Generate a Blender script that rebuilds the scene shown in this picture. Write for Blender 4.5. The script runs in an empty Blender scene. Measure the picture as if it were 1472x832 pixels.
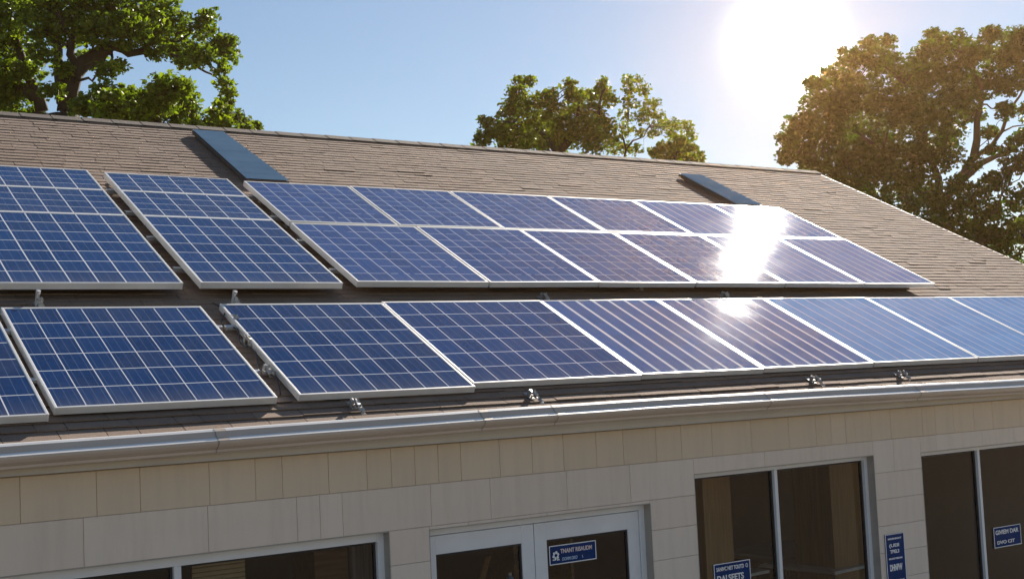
import bpy, bmesh, math, random
import numpy as np
from mathutils import Vector, Matrix
R = math.radians
random.seed(7)
rng = np.random.default_rng(11)
SC = bpy.context.scene
COL = SC.collection

# ------------------------------------------------------------------ camera
F = 1848.08                      # focal length in pixels of a 1472 wide frame
def nrm(v): return v / np.linalg.norm(v)
u = nrm(np.array([2764., -1., F])); v = np.array([-1236., -906., F]); v = nrm(v - np.dot(v, u) * u)
n = np.cross(u, v)
TH = R(27)
up = math.cos(TH) * n + math.sin(TH) * v
yy = math.cos(TH) * v - math.sin(TH) * n
CZ = 2.97                        # eye height above the ground
ct, st = math.cos(TH), math.sin(TH)
HAZE = .0007
H = 3.4                          # eye to roof plane
cam_d = bpy.data.cameras.new('camera'); cam = bpy.data.objects.new('camera', cam_d); COL.objects.link(cam)
cam_d.sensor_width = 36; cam_d.lens = F / 1472 * 36
cam_d.clip_start = .05; cam_d.clip_end = 2000
M3 = Matrix(((u[0], -u[1], -u[2]), (yy[0], -yy[1], -yy[2]), (up[0], -up[1], -up[2])))
cam.matrix_world = Matrix.Translation((0, 0, CZ)) @ M3.to_4x4()
SC.camera = cam

def toworld(p): return Vector((float(np.dot(p, u)), float(np.dot(p, yy)), float(np.dot(p, up))))
def ray(x, y): return toworld(nrm(np.array([x - 736, y - 416, F])))
def at(x, y, Y):                 # point of the ray through a pixel at world depth Y
    d = ray(x, y); return Vector((0, 0, CZ)) + d * (Y / d.y)
def atz(x, y, z):
    d = ray(x, y); return Vector((0, 0, CZ)) + d * ((z - CZ) / d.z)

# ------------------------------------------------------------------ sun and sky
SUN = toworld(nrm(np.array([.278, -.455, .845])))
GLOW = ray(1130, 62)
sun_el = math.asin(SUN.z); sun_az = math.atan2(SUN.x, SUN.y)      # azimuth from +Y towards +X
sd = bpy.data.lights.new('sun', 'SUN'); sd.energy = 4.8; sd.angle = R(.5); sd.color = (1, .90, .78)
so = bpy.data.objects.new('sun', sd); COL.objects.link(so); so.location = (0, 0, 30)
so.rotation_euler = SUN.to_track_quat('Z', 'Y').to_euler()

W = bpy.data.worlds.new('World'); SC.world = W; W.use_nodes = True
wn, wl = W.node_tree.nodes, W.node_tree.links; wn.clear()
sky = wn.new('ShaderNodeTexSky'); sky.sky_type = 'NISHITA'; sky.sun_disc = False
sky.sun_elevation = sun_el; sky.sun_rotation = sun_az
sky.air_density = 1.0; sky.dust_density = .05; sky.ozone_density = 1.2
bg = wn.new('ShaderNodeBackground'); bg.inputs['Strength'].default_value = .05
wl.new(sky.outputs[0], bg.inputs['Color'])
tc = wn.new('ShaderNodeTexCoord')
dp = wn.new('ShaderNodeVectorMath'); dp.operation = 'DOT_PRODUCT'; dp.inputs[1].default_value = GLOW
wl.new(tc.outputs['Generated'], dp.inputs[0])
def wmath(op, a, b):
    m = wn.new('ShaderNodeMath'); m.operation = op
    for i, q in enumerate((a, b)):
        if q is None: continue
        if isinstance(q, (int, float)): m.inputs[i].default_value = q
        else: wl.new(q, m.inputs[i])
    return m.outputs[0]
last = bg.outputs[0]
om = wmath('SUBTRACT', 1.0, dp.outputs['Value'])
for amp, s, colr in ((800, .00008, (1, .80, .50)), (6, .00026, (1, .95, .85)), (.07, .0020, (1, .78, .50)), (.02, .010, (1, .74, .52)), (.015, .12, (1, .88, .80))):
    e = wmath('MULTIPLY', wmath('EXPONENT', wmath('MULTIPLY', om, -1.0 / s), None), amp)
    b2 = wn.new('ShaderNodeBackground'); b2.inputs['Color'].default_value = (*colr, 1); wl.new(e, b2.inputs['Strength'])
    ad = wn.new('ShaderNodeAddShader'); wl.new(last, ad.inputs[0]); wl.new(b2.outputs[0], ad.inputs[1]); last = ad.outputs[0]
wo = wn.new('ShaderNodeOutputWorld'); wl.new(last, wo.inputs['Surface'])
W.cycles.sampling_method = 'MANUAL'; W.cycles.sample_map_resolution = 4096
SC.view_settings.view_transform = 'Standard'; SC.view_settings.look = 'None'
SC.view_settings.gamma = 1; SC.view_settings.exposure = 1.0
SC.view_settings.use_curve_mapping = False

# ------------------------------------------------------------------ helpers
def tag(o, label=None, cat=None, group=None, kind=None):
    if label: o['label'] = label
    if cat: o['category'] = cat
    if group: o['group'] = group
    if kind: o['kind'] = kind
    return o
def empty(name, loc=(0, 0, 0)):
    o = bpy.data.objects.new(name, None); o.empty_display_size = .2; o.location = loc; COL.objects.link(o); return o
class MB:
    """collects faces, then becomes ONE mesh object"""
    def __init__(s): s.v = []; s.f = []; s.uv = []; s.mi = []
    def quad(s, a, b, c, d, uv=None, mi=0):
        i = len(s.v); s.v += [tuple(a), tuple(b), tuple(c), tuple(d)]; s.f.append((i, i+1, i+2, i+3))
        s.uv += uv or [(0, 0)] * 4; s.mi.append(mi)
    def poly(s, pts, mi=0):
        i = len(s.v); s.v += [tuple(p) for p in pts]; s.f.append(tuple(range(i, i+len(pts)))); s.uv += [(0, 0)] * len(pts); s.mi.append(mi)
    def obox(s, o, ex, ey, ez, mi=0):
        """box from corner o with edge vectors (right handed)"""
        o, ex, ey, ez = map(Vector, (o, ex, ey, ez))
        p = [o, o+ex, o+ex+ey, o+ey, o+ez, o+ex+ez, o+ex+ey+ez, o+ey+ez]
        i = len(s.v); s.v += [tuple(q) for q in p]
        for f in ((3, 2, 1, 0), (4, 5, 6, 7), (0, 1, 5, 4), (1, 2, 6, 5), (2, 3, 7, 6), (3, 0, 4, 7)):
            s.f.append(tuple(i+k for k in f)); s.uv += [(0, 0)] * 4; s.mi.append(mi)
    def box(s, x0, x1, y0, y1, z0, z1, mi=0):
        s.obox((x0, y0, z0), (x1-x0, 0, 0), (0, y1-y0, 0), (0, 0, z1-z0), mi)
    def tube(s, pts, rad, sides=8, mi=0, cap=True):
        pts = [Vector(p) for p in pts]
        if not hasattr(rad, '__len__'): rad = [rad] * len(pts)
        rings = []
        for k, p in enumerate(pts):
            d = (pts[min(k+1, len(pts)-1)] - pts[max(k-1, 0)]).normalized()
            a = d.orthogonal().normalized() if k == 0 else (pa - d * pa.dot(d)).normalized()
            pa = a; b = d.cross(a)
            i = len(s.v); rings.append(i)
            for q in range(sides):
                t = 2*math.pi*q/sides; s.v.append(tuple(p + (a*math.cos(t) + b*math.sin(t)) * rad[k]))
        for r0, r1 in zip(rings, rings[1:]):
            for q in range(sides):
                q2 = (q+1) % sides; s.f.append((r0+q, r0+q2, r1+q2, r1+q)); s.uv += [(0, 0)]*4; s.mi.append(mi)
        if cap:
            s.f.append(tuple(rings[0]+q for q in reversed(range(sides)))); s.uv += [(0, 0)]*sides; s.mi.append(mi)
            s.f.append(tuple(rings[-1]+q for q in range(sides))); s.uv += [(0, 0)]*sides; s.mi.append(mi)
    def build(s, name, mats, parent=None, smooth=False, bevel=0, origin=None):
        me = bpy.data.meshes.new(name)
        O = Vector(origin) if origin is not None else (parent.matrix_basis.translation if parent else Vector((0, 0, 0)))
        me.from_pydata([tuple(Vector(p) - O) for p in s.v], [], s.f)
        uvl = me.uv_layers.new(name='UVMap')
        uvl.data.foreach_set('uv', [c for p in s.uv for c in p])
        if not isinstance(mats, (list, tuple)): mats = [mats]
        for m in mats: me.materials.append(m)
        me.polygons.foreach_set('material_index', s.mi)
        if smooth: me.polygons.foreach_set('use_smooth', [True]*len(s.f))
        o = bpy.data.objects.new(name, me); COL.objects.link(o)
        if parent: o.parent = parent; o.location = O - wtrans(parent)
        else: o.location = O
        if bevel:
            b = o.modifiers.new('bevel', 'BEVEL'); b.width = bevel; b.segments = 2; b.limit_method = 'ANGLE'
        return o
def wtrans(o):
    t = Vector(o.location)
    while o.parent: o = o.parent; t += Vector(o.location)
    return t
# parent-aware origin: parts keep the thing's origin
_build = MB.build
def build2(s, name, mats, parent=None, smooth=False, bevel=0, origin=None):
    O = Vector(origin) if origin is not None else (wtrans(parent) if parent else None)
    return _build(s, name, mats, parent, smooth, bevel, O)
MB.build = build2

# ------------------------------------------------------------------ materials
def mat(name):
    m = bpy.data.materials.new(name); m.use_nodes = True
    nt = m.node_tree; return m, nt, nt.nodes, nt.links, nt.nodes['Principled BSDF']
def mix(nt, a, b, fac, mode='MIX'):
    x = nt.nodes.new('ShaderNodeMix'); x.data_type = 'RGBA'; x.blend_type = mode
    for sock, val in ((x.inputs[0], fac), (x.inputs[6], a), (x.inputs[7], b)):
        if isinstance(val, (int, float)): sock.default_value = val
        elif isinstance(val, tuple): sock.default_value = (*val, 1)
        else: nt.links.new(val, sock)
    return x.outputs[2]
def mth(nt, op, a, b=None, c=None, clamp=False):
    m = nt.nodes.new('ShaderNodeMath'); m.operation = op; m.use_clamp = clamp
    for i, q in enumerate((a, b, c)):
        if q is None: continue
        if isinstance(q, (int, float)): m.inputs[i].default_value = q
        else: nt.links.new(q, m.inputs[i])
    return m.outputs[0]
def noise(nt, vec, scale, detail=3, rough=.5):
    t = nt.nodes.new('ShaderNodeTexNoise'); t.inputs['Scale'].default_value = scale
    t.inputs['Detail'].default_value = detail; t.inputs['Roughness'].default_value = rough
    if vec is not None: nt.links.new(vec, t.inputs['Vector'])
    return t.outputs['Fac']
def coords(nt, kind='Object', scale=(1, 1, 1), rot=(0, 0, 0)):
    t = nt.nodes.new('ShaderNodeTexCoord'); mp = nt.nodes.new('ShaderNodeMapping')
    mp.inputs['Scale'].default_value = scale; mp.inputs['Rotation'].default_value = rot
    nt.links.new(t.outputs[kind], mp.inputs['Vector']); return mp.outputs[0]
def ramp(nt, fac, stops):
    r = nt.nodes.new('ShaderNodeValToRGB'); nt.links.new(fac, r.inputs[0])
    el = r.color_ramp.elements
    while len(el) < len(stops): el.new(.5)
    for e, (p, c) in zip(el, stops): e.position = p; e.color = (*c, 1) if len(c) == 3 else c
    return r.outputs[0]
def simple(name, c1, c2=None, scale=8, rough=.5, metal=0, bump=0, bscale=60, stretch=(1, 1, 1), spec=.5):
    m, nt, N, L, p = mat(name)
    co = coords(nt, 'Object', stretch)
    if c2 is None: c2 = tuple(x * .85 for x in c1)
    f = noise(nt, co, scale, 5, .6)
    L.new(ramp(nt, f, [(.3, c2), (.7, c1)]), p.inputs['Base Color'])
    p.inputs['Roughness'].default_value = rough; p.inputs['Metallic'].default_value = metal
    p.inputs['Specular IOR Level'].default_value = spec
    if bump:
        b = N.new('ShaderNodeBump'); b.inputs['Strength'].default_value = bump; b.inputs['Distance'].default_value = .01
        L.new(noise(nt, co, bscale, 4), b.inputs['Height']); L.new(b.outputs[0], p.inputs['Normal'])
    return m

M = {}
M['alu'] = simple('aluminium_frame', (.78, .78, .77), (.68, .67, .65), 5, .42, .25, .05, 40)
M['alu_raw'] = simple('rail_aluminium', (.62, .62, .62), (.45, .45, .45), 12, .35, .8, .1, 60)
M['galv'] = simple('galvanised_bracket', (.42, .41, .40), (.22, .21, .20), 40, .6, .3, .5, 50)
M['flash'] = simple('crumpled_flashing', (.62, .58, .53), (.22, .20, .18), 50, .5, .5, .5, 50)
M['dark_back'] = simple('panel_backsheet', (.05, .05, .055), (.03, .03, .03), 8, .6)
M['gutter'] = simple('gutter_paint', (.60, .50, .41), (.52, .43, .35), 2.2, .42, 0, .12, 9, (1, 4, 4))
M['bead'] = simple('gutter_bead_highlight', (.88, .86, .83), (.78, .76, .73), 6, .3)  # painted highlight: white lip and ledge stand in for sunlit edge lines
M['seal'] = simple('joint_sealant', (.28, .26, .24), None, 30, .7)
M['fascia'] = simple('fascia_paint', (.60, .57, .52), (.50, .47, .43), 3, .6)
M['soffit'] = simple('soffit_paint', (.62, .56, .46), (.55, .5, .42), 3, .7)
M['white_metal'] = simple('white_window_frame', (.80, .81, .83), (.72, .73, .75), 4, .35)
M['dark_seal'] = simple('rubber_gasket', (.03, .03, .035), None, 30, .6)
M['sill'] = simple('stone_sill', (.55, .52, .48), None, 10, .7)
M['deck'] = simple('roof_underlay', (.035, .03, .028), (.02, .018, .016), 6, .9)
M['asphalt'] = simple('asphalt', (.06, .06, .06), (.04, .04, .042), 3, .9, 0, .3, 80)
M['lot'] = simple('worn_asphalt', (.20, .155, .11), (.15, .12, .09), .6, .9, 0, .3, 80)
M['grass'] = simple('lawn', (.08, .12, .035), (.05, .08, .02), 1.5, .95, 0, .3, 50)
M['concrete'] = simple('concrete', (.50, .43, .36), (.42, .36, .30), 2, .85, 0, .1, 60)
M['bark'] = simple('bark', (.055, .040, .03), (.022, .017, .013), 6, .9, 0, .8, 14, (1, 1, .25))
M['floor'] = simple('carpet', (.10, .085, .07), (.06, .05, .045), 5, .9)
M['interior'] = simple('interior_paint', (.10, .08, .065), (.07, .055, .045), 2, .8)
M['tabletop'] = simple('white_laminate', (.85, .85, .82), None, 4, .4)
M['dark_metal'] = simple('dark_metal', (.04, .04, .045), None, 10, .4, .6)
M['handle'] = simple('steel_handle', (.6, .6, .6), None, 10, .25, 1)
M['sign_white'] = simple('white_sign_print', (.93, .93, .93), None, 10, .5)
M['sign_pink'] = simple('pink_sign_print', (.78, .58, .55), (.70, .66, .70), 20, .5)
M['sign_blue2'] = simple('pale_blue_sign_print', (.45, .62, .85), None, 20, .5)
M['sign_blue'] = simple('blue_sign_board', (.010, .050, .20), (.010, .032, .12), 6, .7, spec=.15)
M['cyan'] = simple('blue_plastic', (.15, .45, .75), None, 10, .3)

# wood (interior columns)
m, nt, N, L, p = mat('stained_wood'); M['wood'] = m
co = coords(nt, 'Object', (14, 14, .8)); L.new(ramp(nt, noise(nt, co, 2.5, 6, .6), [(.3, (.30, .185, .085)), (.7, (.46, .30, .14))]), p.inputs['Base Color']); p.inputs['Roughness'].default_value = .45
m, nt, N, L, p = mat('brown_wood'); M['wood_dark'] = m
co = coords(nt, 'Object', (.8, 14, 14)); L.new(ramp(nt, noise(nt, co, 2.5, 6, .6), [(.3, (.12, .07, .035)), (.7, (.24, .15, .075))]), p.inputs['Base Color']); p.inputs['Roughness'].default_value = .5

# cladding blocks
m, nt, N, L, p = mat('painted_cladding'); M['clad'] = m
g = N.new('ShaderNodeNewGeometry'); co = coords(nt, 'Object')
base = ramp(nt, g.outputs['Random Per Island'], [(0, (.75, .635, .53)), (.5, (.77, .655, .55)), (1, (.79, .68, .575))])
c = mix(nt, base, (.50, .42, .34), mth(nt, 'MULTIPLY', ramp(nt, noise(nt, coords(nt, 'Object', (5, 1, .55)), 2.0, 7, .7), [(.45, (0, 0, 0)), (.78, (1, 1, 1))]), .36))
L.new(c, p.inputs['Base Color']); p.inputs['Roughness'].default_value = .72
b = N.new('ShaderNodeBump'); b.inputs['Strength'].default_value = .16; b.inputs['Distance'].default_value = .006
L.new(noise(nt, co, 34, 6, .65), b.inputs['Height']); L.new(b.outputs[0], p.inputs['Normal'])

m2 = M['clad'].copy(); m2.name = 'tan_top_row_cladding'; M['clad_tan'] = m2  # top row of blocks only, tanner base colours
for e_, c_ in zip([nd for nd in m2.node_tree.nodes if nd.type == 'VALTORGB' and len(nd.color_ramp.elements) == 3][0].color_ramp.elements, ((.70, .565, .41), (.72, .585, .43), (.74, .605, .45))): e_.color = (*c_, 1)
# shingles
m, nt, N, L, p = mat('asphalt_shingle'); M['shingle'] = m
g = N.new('ShaderNodeNewGeometry'); co = coords(nt, 'Object')
base = ramp(nt, g.outputs['Random Per Island'], [(0, (.25, .175, .13)), (.3, (.275, .197, .15)), (.7, (.295, .212, .16)), (1, (.32, .233, .178))])
gran = noise(nt, co, 190, 2, .7)
c = mix(nt, base, (.10, .08, .065), mth(nt, 'MULTIPLY', ramp(nt, gran, [(.35, (1, 1, 1)), (.52, (0, 0, 0))]), .55))
c = mix(nt, c, (.46, .39, .33), mth(nt, 'MULTIPLY', ramp(nt, gran, [(.6, (0, 0, 0)), (.75, (1, 1, 1))]), .5))
stain = ramp(nt, noise(nt, coords(nt, 'Object', (1.6, .5, .5)), .8, 6, .6), [(.42, (0, 0, 0)), (.7, (1, 1, 1))])
c = mix(nt, c, (.15, .12, .10), mth(nt, 'MULTIPLY', stain, .4))
L.new(c, p.inputs['Base Color']); p.inputs['Roughness'].default_value = .92; p.inputs['Specular IOR Level'].default_value = .25
b = N.new('ShaderNodeBump'); b.inputs['Strength'].default_value = .5; b.inputs['Distance'].default_value = .004
L.new(gran, b.inputs['Height']); L.new(b.outputs[0], p.inputs['Normal'])

# window glass
m, nt, N, L, p = mat('window_glass'); M['glass'] = m
N.remove(p); out = N['Material Output']
tr = N.new('ShaderNodeBsdfTransparent'); tr.inputs[0].default_value = (.93, .93, .92, 1)
gl = N.new('ShaderNodeBsdfGlossy'); gl.inputs['Roughness'].default_value = .02
fr = N.new('ShaderNodeFresnel'); fr.inputs[0].default_value = 1.5
b = N.new('ShaderNodeBump'); b.inputs['Strength'].default_value = .05; b.inputs['Distance'].default_value = .02
L.new(noise(nt, coords(nt), 2.2, 2), b.inputs['Height']); L.new(b.outputs[0], gl.inputs['Normal'])
ms = N.new('ShaderNodeMixShader'); L.new(fr.outputs[0], ms.inputs[0]); L.new(tr.outputs[0], ms.inputs[1]); L.new(gl.outputs[0], ms.inputs[2])
L.new(ms.outputs[0], out.inputs['Surface'])

# solar cells, one material per line pattern
def cell_material(name, wv, wh, deep=(.010, .028, .105), pale=(.022, .060, .19), linec=(.74, .75, .78), broken=0.0):
    m, nt, N, L, p = mat(name)
    uvn = N.new('ShaderNodeUVMap'); sp = N.new('ShaderNodeSeparateXYZ'); L.new(uvn.outputs[0], sp.inputs[0])
    U, V = sp.outputs[0], sp.outputs[1]
    oi = N.new('ShaderNodeObjectInfo')
    # slightly wandering lines, as strings are never laid dead straight
    wob = mth(nt, 'MULTIPLY', mth(nt, 'SUBTRACT', noise(nt, uvn.outputs[0], .35, 1), .5), .05)
    def line(t, w):
        fr = mth(nt, 'FRACT', mth(nt, 'ADD', mth(nt, 'ADD', t, .5), wob))
        d = mth(nt, 'ABSOLUTE', mth(nt, 'SUBTRACT', fr, .5))
        return mth(nt, 'SMOOTHSTEP', 0, 0) if False else mth(nt, 'LESS_THAN', d, w)
    lv, lh = line(U, wv), line(V, wh)
    if broken:
        br = mth(nt, 'GREATER_THAN', noise(nt, uvn.outputs[0], .7, 2), broken); lh = mth(nt, 'MULTIPLY', lh, br)
    lines = mth(nt, 'MAXIMUM', lv, lh)
    fl = N.new('ShaderNodeVectorMath'); fl.operation = 'FLOOR'; L.new(uvn.outputs[0], fl.inputs[0])
    ad = N.new('ShaderNodeVectorMath'); ad.operation = 'ADD'; L.new(fl.outputs[0], ad.inputs[0]); L.new(oi.outputs['Random'], ad.inputs[1])
    wnz = N.new('ShaderNodeTexWhiteNoise'); wnz.noise_dimensions = '3D'; L.new(ad.outputs[0], wnz.inputs['Vector'])
    mp = N.new('ShaderNodeMapping'); mp.inputs['Scale'].default_value = (16, 1.2, 1); L.new(uvn.outputs[0], mp.inputs['Vector'])
    streak = noise(nt, mp.outputs[0], 1.6, 4, .65)
    vo = N.new('ShaderNodeTexVoronoi'); vo.inputs['Scale'].default_value = 9; L.new(uvn.outputs[0], vo.inputs['Vector'])
    vs = N.new('ShaderNodeSeparateXYZ'); L.new(vo.outputs['Color'], vs.inputs[0])
    f = mth(nt, 'ADD', mth(nt, 'MULTIPLY', wnz.outputs['Value'], .32), mth(nt, 'MULTIPLY', streak, .5))
    f = mth(nt, 'ADD', f, mth(nt, 'MULTIPLY', vs.outputs[0], .22), clamp=True)
    cell = ramp(nt, f, [(.2, deep), (.8, pale)])
    # thin busbars along the slope
    fb = mth(nt, 'FRACT', mth(nt, 'MULTIPLY', U, 3.0)); bb = mth(nt, 'LESS_THAN', mth(nt, 'ABSOLUTE', mth(nt, 'SUBTRACT', fb, .5)), .035)
    cell = mix(nt, cell, (.22, .27, .38), mth(nt, 'MULTIPLY', bb, .30))
    c = mix(nt, cell, linec, lines)
    dust = ramp(nt, noise(nt, coords(nt, 'Object', (1, 1, 1)), 2.4, 6, .7), [(.45, (0, 0, 0)), (.85, (1, 1, 1))])
    c = mix(nt, c, (.30, .27, .24), mth(nt, 'MULTIPLY', dust, .12))
    low_ = mth(nt, 'MULTIPLY', mth(nt, 'POWER', 2.718, mth(nt, 'MULTIPLY', V, -2.2)), mth(nt, 'ADD', noise(nt, mp.outputs[0], .5, 3), -.1))
    c = mix(nt, c, (.33, .30, .27), mth(nt, 'MULTIPLY', low_, .45, clamp=True))
    L.new(c, p.inputs['Base Color'])
    p.inputs['Roughness'].default_value = .45; p.inputs['Specular IOR Level'].default_value = .0
    p.inputs['Coat Weight'].default_value = 1; p.inputs['Coat IOR'].default_value = 1.45
    L.new(mth(nt, 'ADD', mth(nt, 'MULTIPLY', dust, .03), .035), p.inputs['Coat Roughness'])
    b = N.new('ShaderNodeBump'); b.inputs['Strength'].default_value = .035; b.inputs['Distance'].default_value = .01
    L.new(noise(nt, coords(nt, 'Object'), 3.0, 2), b.inputs['Height']); L.new(b.outputs[0], p.inputs['Coat Normal'])
    return m
M['cellA'] = cell_material('solar_cells_square_grid', .020, .016, (.002, .018, .080), (.004, .040, .155))
M['cellB'] = cell_material('solar_cells_half_cut', .026, .018, (.004, .026, .105), (.010, .055, .19))
M['cellC'] = cell_material('solar_cells_fine_grid', .020, .014, (.018, .048, .17), (.042, .095, .28), broken=.42)
M['cellD'] = cell_material('solar_cells_bold_stripes', .085, .0, (.022, .065, .22), (.05, .115, .34))
M['cellE'] = cell_material('solar_cells_fine_stripes', .028, .0, (.075, .215, .50), (.14, .33, .64))  # sky reflection painted in: cells lightened on the right lower panels
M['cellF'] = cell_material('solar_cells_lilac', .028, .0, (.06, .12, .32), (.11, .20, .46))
M['cellB2'] = cell_material('solar_cells_blue_grey', .020, .016, (.005, .026, .11), (.014, .055, .20))
M['strip'] = simple('skylight_glass_sheen', (.11, .19, .29), (.09, .16, .25), 3, .7, 0, .03, 8, spec=.0)  # matte surface, blue sheen of the glass painted into the base colour

# leaves
def leaf_mat(name, dark, light):
    m, nt, N, L, p = mat(name)
    g = N.new('ShaderNodeNewGeometry')
    f = mth(nt, 'ADD', mth(nt, 'MULTIPLY', g.outputs['Random Per Island'], .6), mth(nt, 'MULTIPLY', noise(nt, g.outputs['Position'], 1.1, 3), .5))
    c = ramp(nt, f, [(.2, dark), (.85, light)])
    L.new(c, p.inputs['Base Color']); p.inputs['Roughness'].default_value = .5; p.inputs['Specular IOR Level'].default_value = .35
    t = N.new('ShaderNodeBsdfTranslucent')
    L.new(mix(nt, c, (1.6, 1.9, .35), 1.0, 'MULTIPLY'), t.inputs[0])
    ms = N.new('ShaderNodeMixShader'); ms.inputs[0].default_value = .5
    L.new(p.outputs[0], ms.inputs[1]); L.new(t.outputs[0], ms.inputs[2]); L.new(ms.outputs[0], N['Material Output'].inputs['Surface'])
    return m
M['leaf'] = leaf_mat('green_leaves', (.055, .085, .013), (.165, .195, .03))
M['leaf2'] = leaf_mat('dark_green_leaves', (.018, .040, .007), (.055, .10, .014))
M['leaf3'] = leaf_mat('yellow_green_leaves', (.055, .08, .012), (.16, .18, .025))

# ------------------------------------------------------------------ ground
mb = MB(); mb.quad((-600, -600, 0), (600, -600, 0), (600, 900, 0), (-600, 900, 0))
tag(mb.build('ground', M['grass']), kind='structure')
mb = MB(); mb.box(-70, 80, -90, 4.2, -.3, .02); tag(mb.build('parking_lot', M['lot']), kind='structure')
mb = MB(); mb.box(-70, 80, 4.2, 7.1, -.3, .13); tag(mb.build('pavement', M['concrete'], bevel=.02), kind='structure')

# ------------------------------------------------------------------ roof frame of reference
def RP(a, b, g=0.0):             # a along the eave, b up the slope, g above the shingles
    return Vector((a, b*ct + (H - g)*st, b*st - (H - g)*ct + CZ))
NR = Vector((0, -st, ct)); VR = Vector((0, ct, st)); UR = Vector((1, 0, 0))
EAVE, RIDGE = 1.815*H, 3.79*H
AX0, AX1 = -3.0, 14.16
eY, eZ = RP(0, EAVE).y, RP(0, EAVE).z
rY, rZ = RP(0, RIDGE).y, RP(0, RIDGE).z
YW = eY + .12                    # face of the front wall
BY = 2*rY - eY                   # back eave

bld = empty('building', (5.5, YW, 0))
tag(bld, 'single storey cream panelled building with brown shingle roof and white gutter', 'building')

# roof
mb = MB()
th_ = .02
for s in (0,):
    a, b_, c_, d = RP(AX0, EAVE-.0, -.02), RP(AX1, EAVE-.0, -.02), RP(AX1, RIDGE, -.02), RP(AX0, RIDGE, -.02)
    mb.obox(a - NR*.1, UR*(AX1-AX0), VR*(RIDGE-EAVE), NR*.1)
roof = mb.build('roof', M['deck'], bld)
mb = MB(); EXPO = .092
rr = random.Random(3)
nc = int((RIDGE-EAVE)/EXPO)
for k in range(nc+1):
    b0 = EAVE - .03 + (.075 + k*EXPO if k else 0); b1 = min(b0 + (EXPO if k else EXPO+.075) + .012, RIDGE)
    if b1 - b0 < .02: continue
    x = AX0 - rr.random()*.2
    while x < AX1:
        w = rr.choice((.17, .22, .27, .33))*rr.uniform(.9, 1.1)
        x0, x1 = max(x, AX0), min(x + w - .004, AX1 + .01)
        x += w
        if x1 - x0 < .02: continue
        h0 = (.0065 if k > 4 else .013) + rr.uniform(0, .0035)
        if rr.random() < .03: h0 += .004
        j = rr.uniform(-.004, .004) if k else rr.uniform(-.012, .012)
        h0b = h0 + rr.uniform(-.002, .002)
        A, B_ = RP(x0, b0+j, h0), RP(x1, b0+j+rr.uniform(-.002, .002), h0b)
        Cc, D = RP(x1, b1, .002), RP(x0, b1, .002)
        A2, B2 = RP(x0, b0+j, h0-.007), RP(x1, b0+j, h0b-.007)
        i = len(mb.v); mb.v += [tuple(q) for q in (A, B_, Cc, D, A2, B2)]
        mb.f += [(i, i+1, i+2, i+3), (i+4, i+5, i+1, i), (i+4, i, i+3), (i+5, i+2, i+1)]
        mb.uv += [(0, 0)]*14; mb.mi += [0]*4
mb.build('shingles', M['shingle'], roof)
# back slope and underside
mb = MB(); nb = Vector((0, st, ct)); vb = Vector((0, -ct, st))
mb.obox(Vector((AX0, BY, eZ)) + Vector((0, 0, -.1)), vb*(RIDGE-EAVE), UR*(AX1-AX0), nb*.1)
mb.build('back_slope', M['shingle'], roof)
# ridge cap, overlapping pieces
mb = MB(); x = AX0
while x < AX1:
    l = .30; x1 = min(x+l, AX1+.02); h0, h1 = .024 + rr.uniform(0, .002), .021
    for sgn in (-1, 1):
        s = Vector((0, sgn*ct, -st))*.13; up3 = Vector((0, 0, 1))
        T = Vector((0, rY, rZ))
        p0, p1 = T + Vector((x, 0, h0)), T + Vector((x1+.03, 0, h1))
        q0, q1 = p0 + s, p1 + s
        if sgn < 0: mb.quad(q0, q1, p1, p0); mb.quad(q0 - Vector((0, 0, .014)), q1 - Vector((0, 0, .014)), q1, q0)
        else: mb.quad(p0, p1, q1, q0)
        mb.quad(p0, q0, q0 - Vector((0, 0, .02)), p0 - Vector((0, 0, .02)))
    x += l
mb.build('ridge_cap', simple('ridge_shingle', (.13, .105, .085), (.08, .065, .055), 60, .9, 0, .4, 120), roof)
# rake trim (drip edge) on the right gable
mb = MB(); mb.obox(RP(AX1+.012, EAVE-.02, -.14), UR*.03, VR*(RIDGE-EAVE+.02), NR*.142)
mb.obox(Vector((AX1+.012, BY, eZ-.12)), vb*(RIDGE-EAVE), UR*.03, nb*.11)
mb.build('rake_board', M['fascia'], roof)
# dark drip edge beneath the first course
mb = MB(); mb.obox(RP(AX0, EAVE-.028, -.004), UR*(AX1-AX0), VR*.028, NR*.003)
mb.build('drip_edge', simple('drip_edge', (.06, .05, .045), None, 20, .7), roof)

# gutter: K-style profile swept along the eave with a slightly uneven run
def bow(x): return .028*math.sin((x-1.5)/8.5*math.pi) + .0015*math.sin(x*1.3) + .0007*math.sin(x*4.3+1)
def bead(cy, cz, r, a0, a1, k=6): return [(cy - r*math.cos(R(a0+(a1-a0)*i/k)), cz + r*math.sin(R(a0+(a1-a0)*i/k))) for i in range(k+1)]
lip = [(.010, .004), (.004, .009), (-.006, .007), (-.024, -.005)]
led = [(-.048, -.040), (-.060, -.043), (-.080, -.056)]
prof = lip + [(-.027, -.010), (-.046, -.038)] + led + [(-.083, -.061), (-.081, -.072), (-.070, -.088), (-.048, -.102), (-.038, -.107), (-.038, -.120), (-.032, -.124)]
beads = lip + led
gy = eY - .052; gz = eZ + .012
mb = MB(); xs = [AX0 + i*(AX1-AX0)/170 for i in range(171)]
def gp(x, py, pz): return (x, gy + py, gz + pz + bow(x)*1.0)
outer = prof + [(.10, -.124)]
inner = [(.10, -.118), (-.028, -.116), (-.036, -.100), (-.066, -.080), (-.070, -.062), (-.036, -.046), (-.012, -.018), prof[0]]
loop = outer + inner
for x0, x1 in zip(xs, xs[1:]):
    for (p0, p1) in zip(loop, loop[1:]):
        mb.quad(gp(x0, *p1), gp(x1, *p1), gp(x1, *p0), gp(x0, *p0), mi=1 if (p0 in beads and p1 in beads) else 0)
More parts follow.
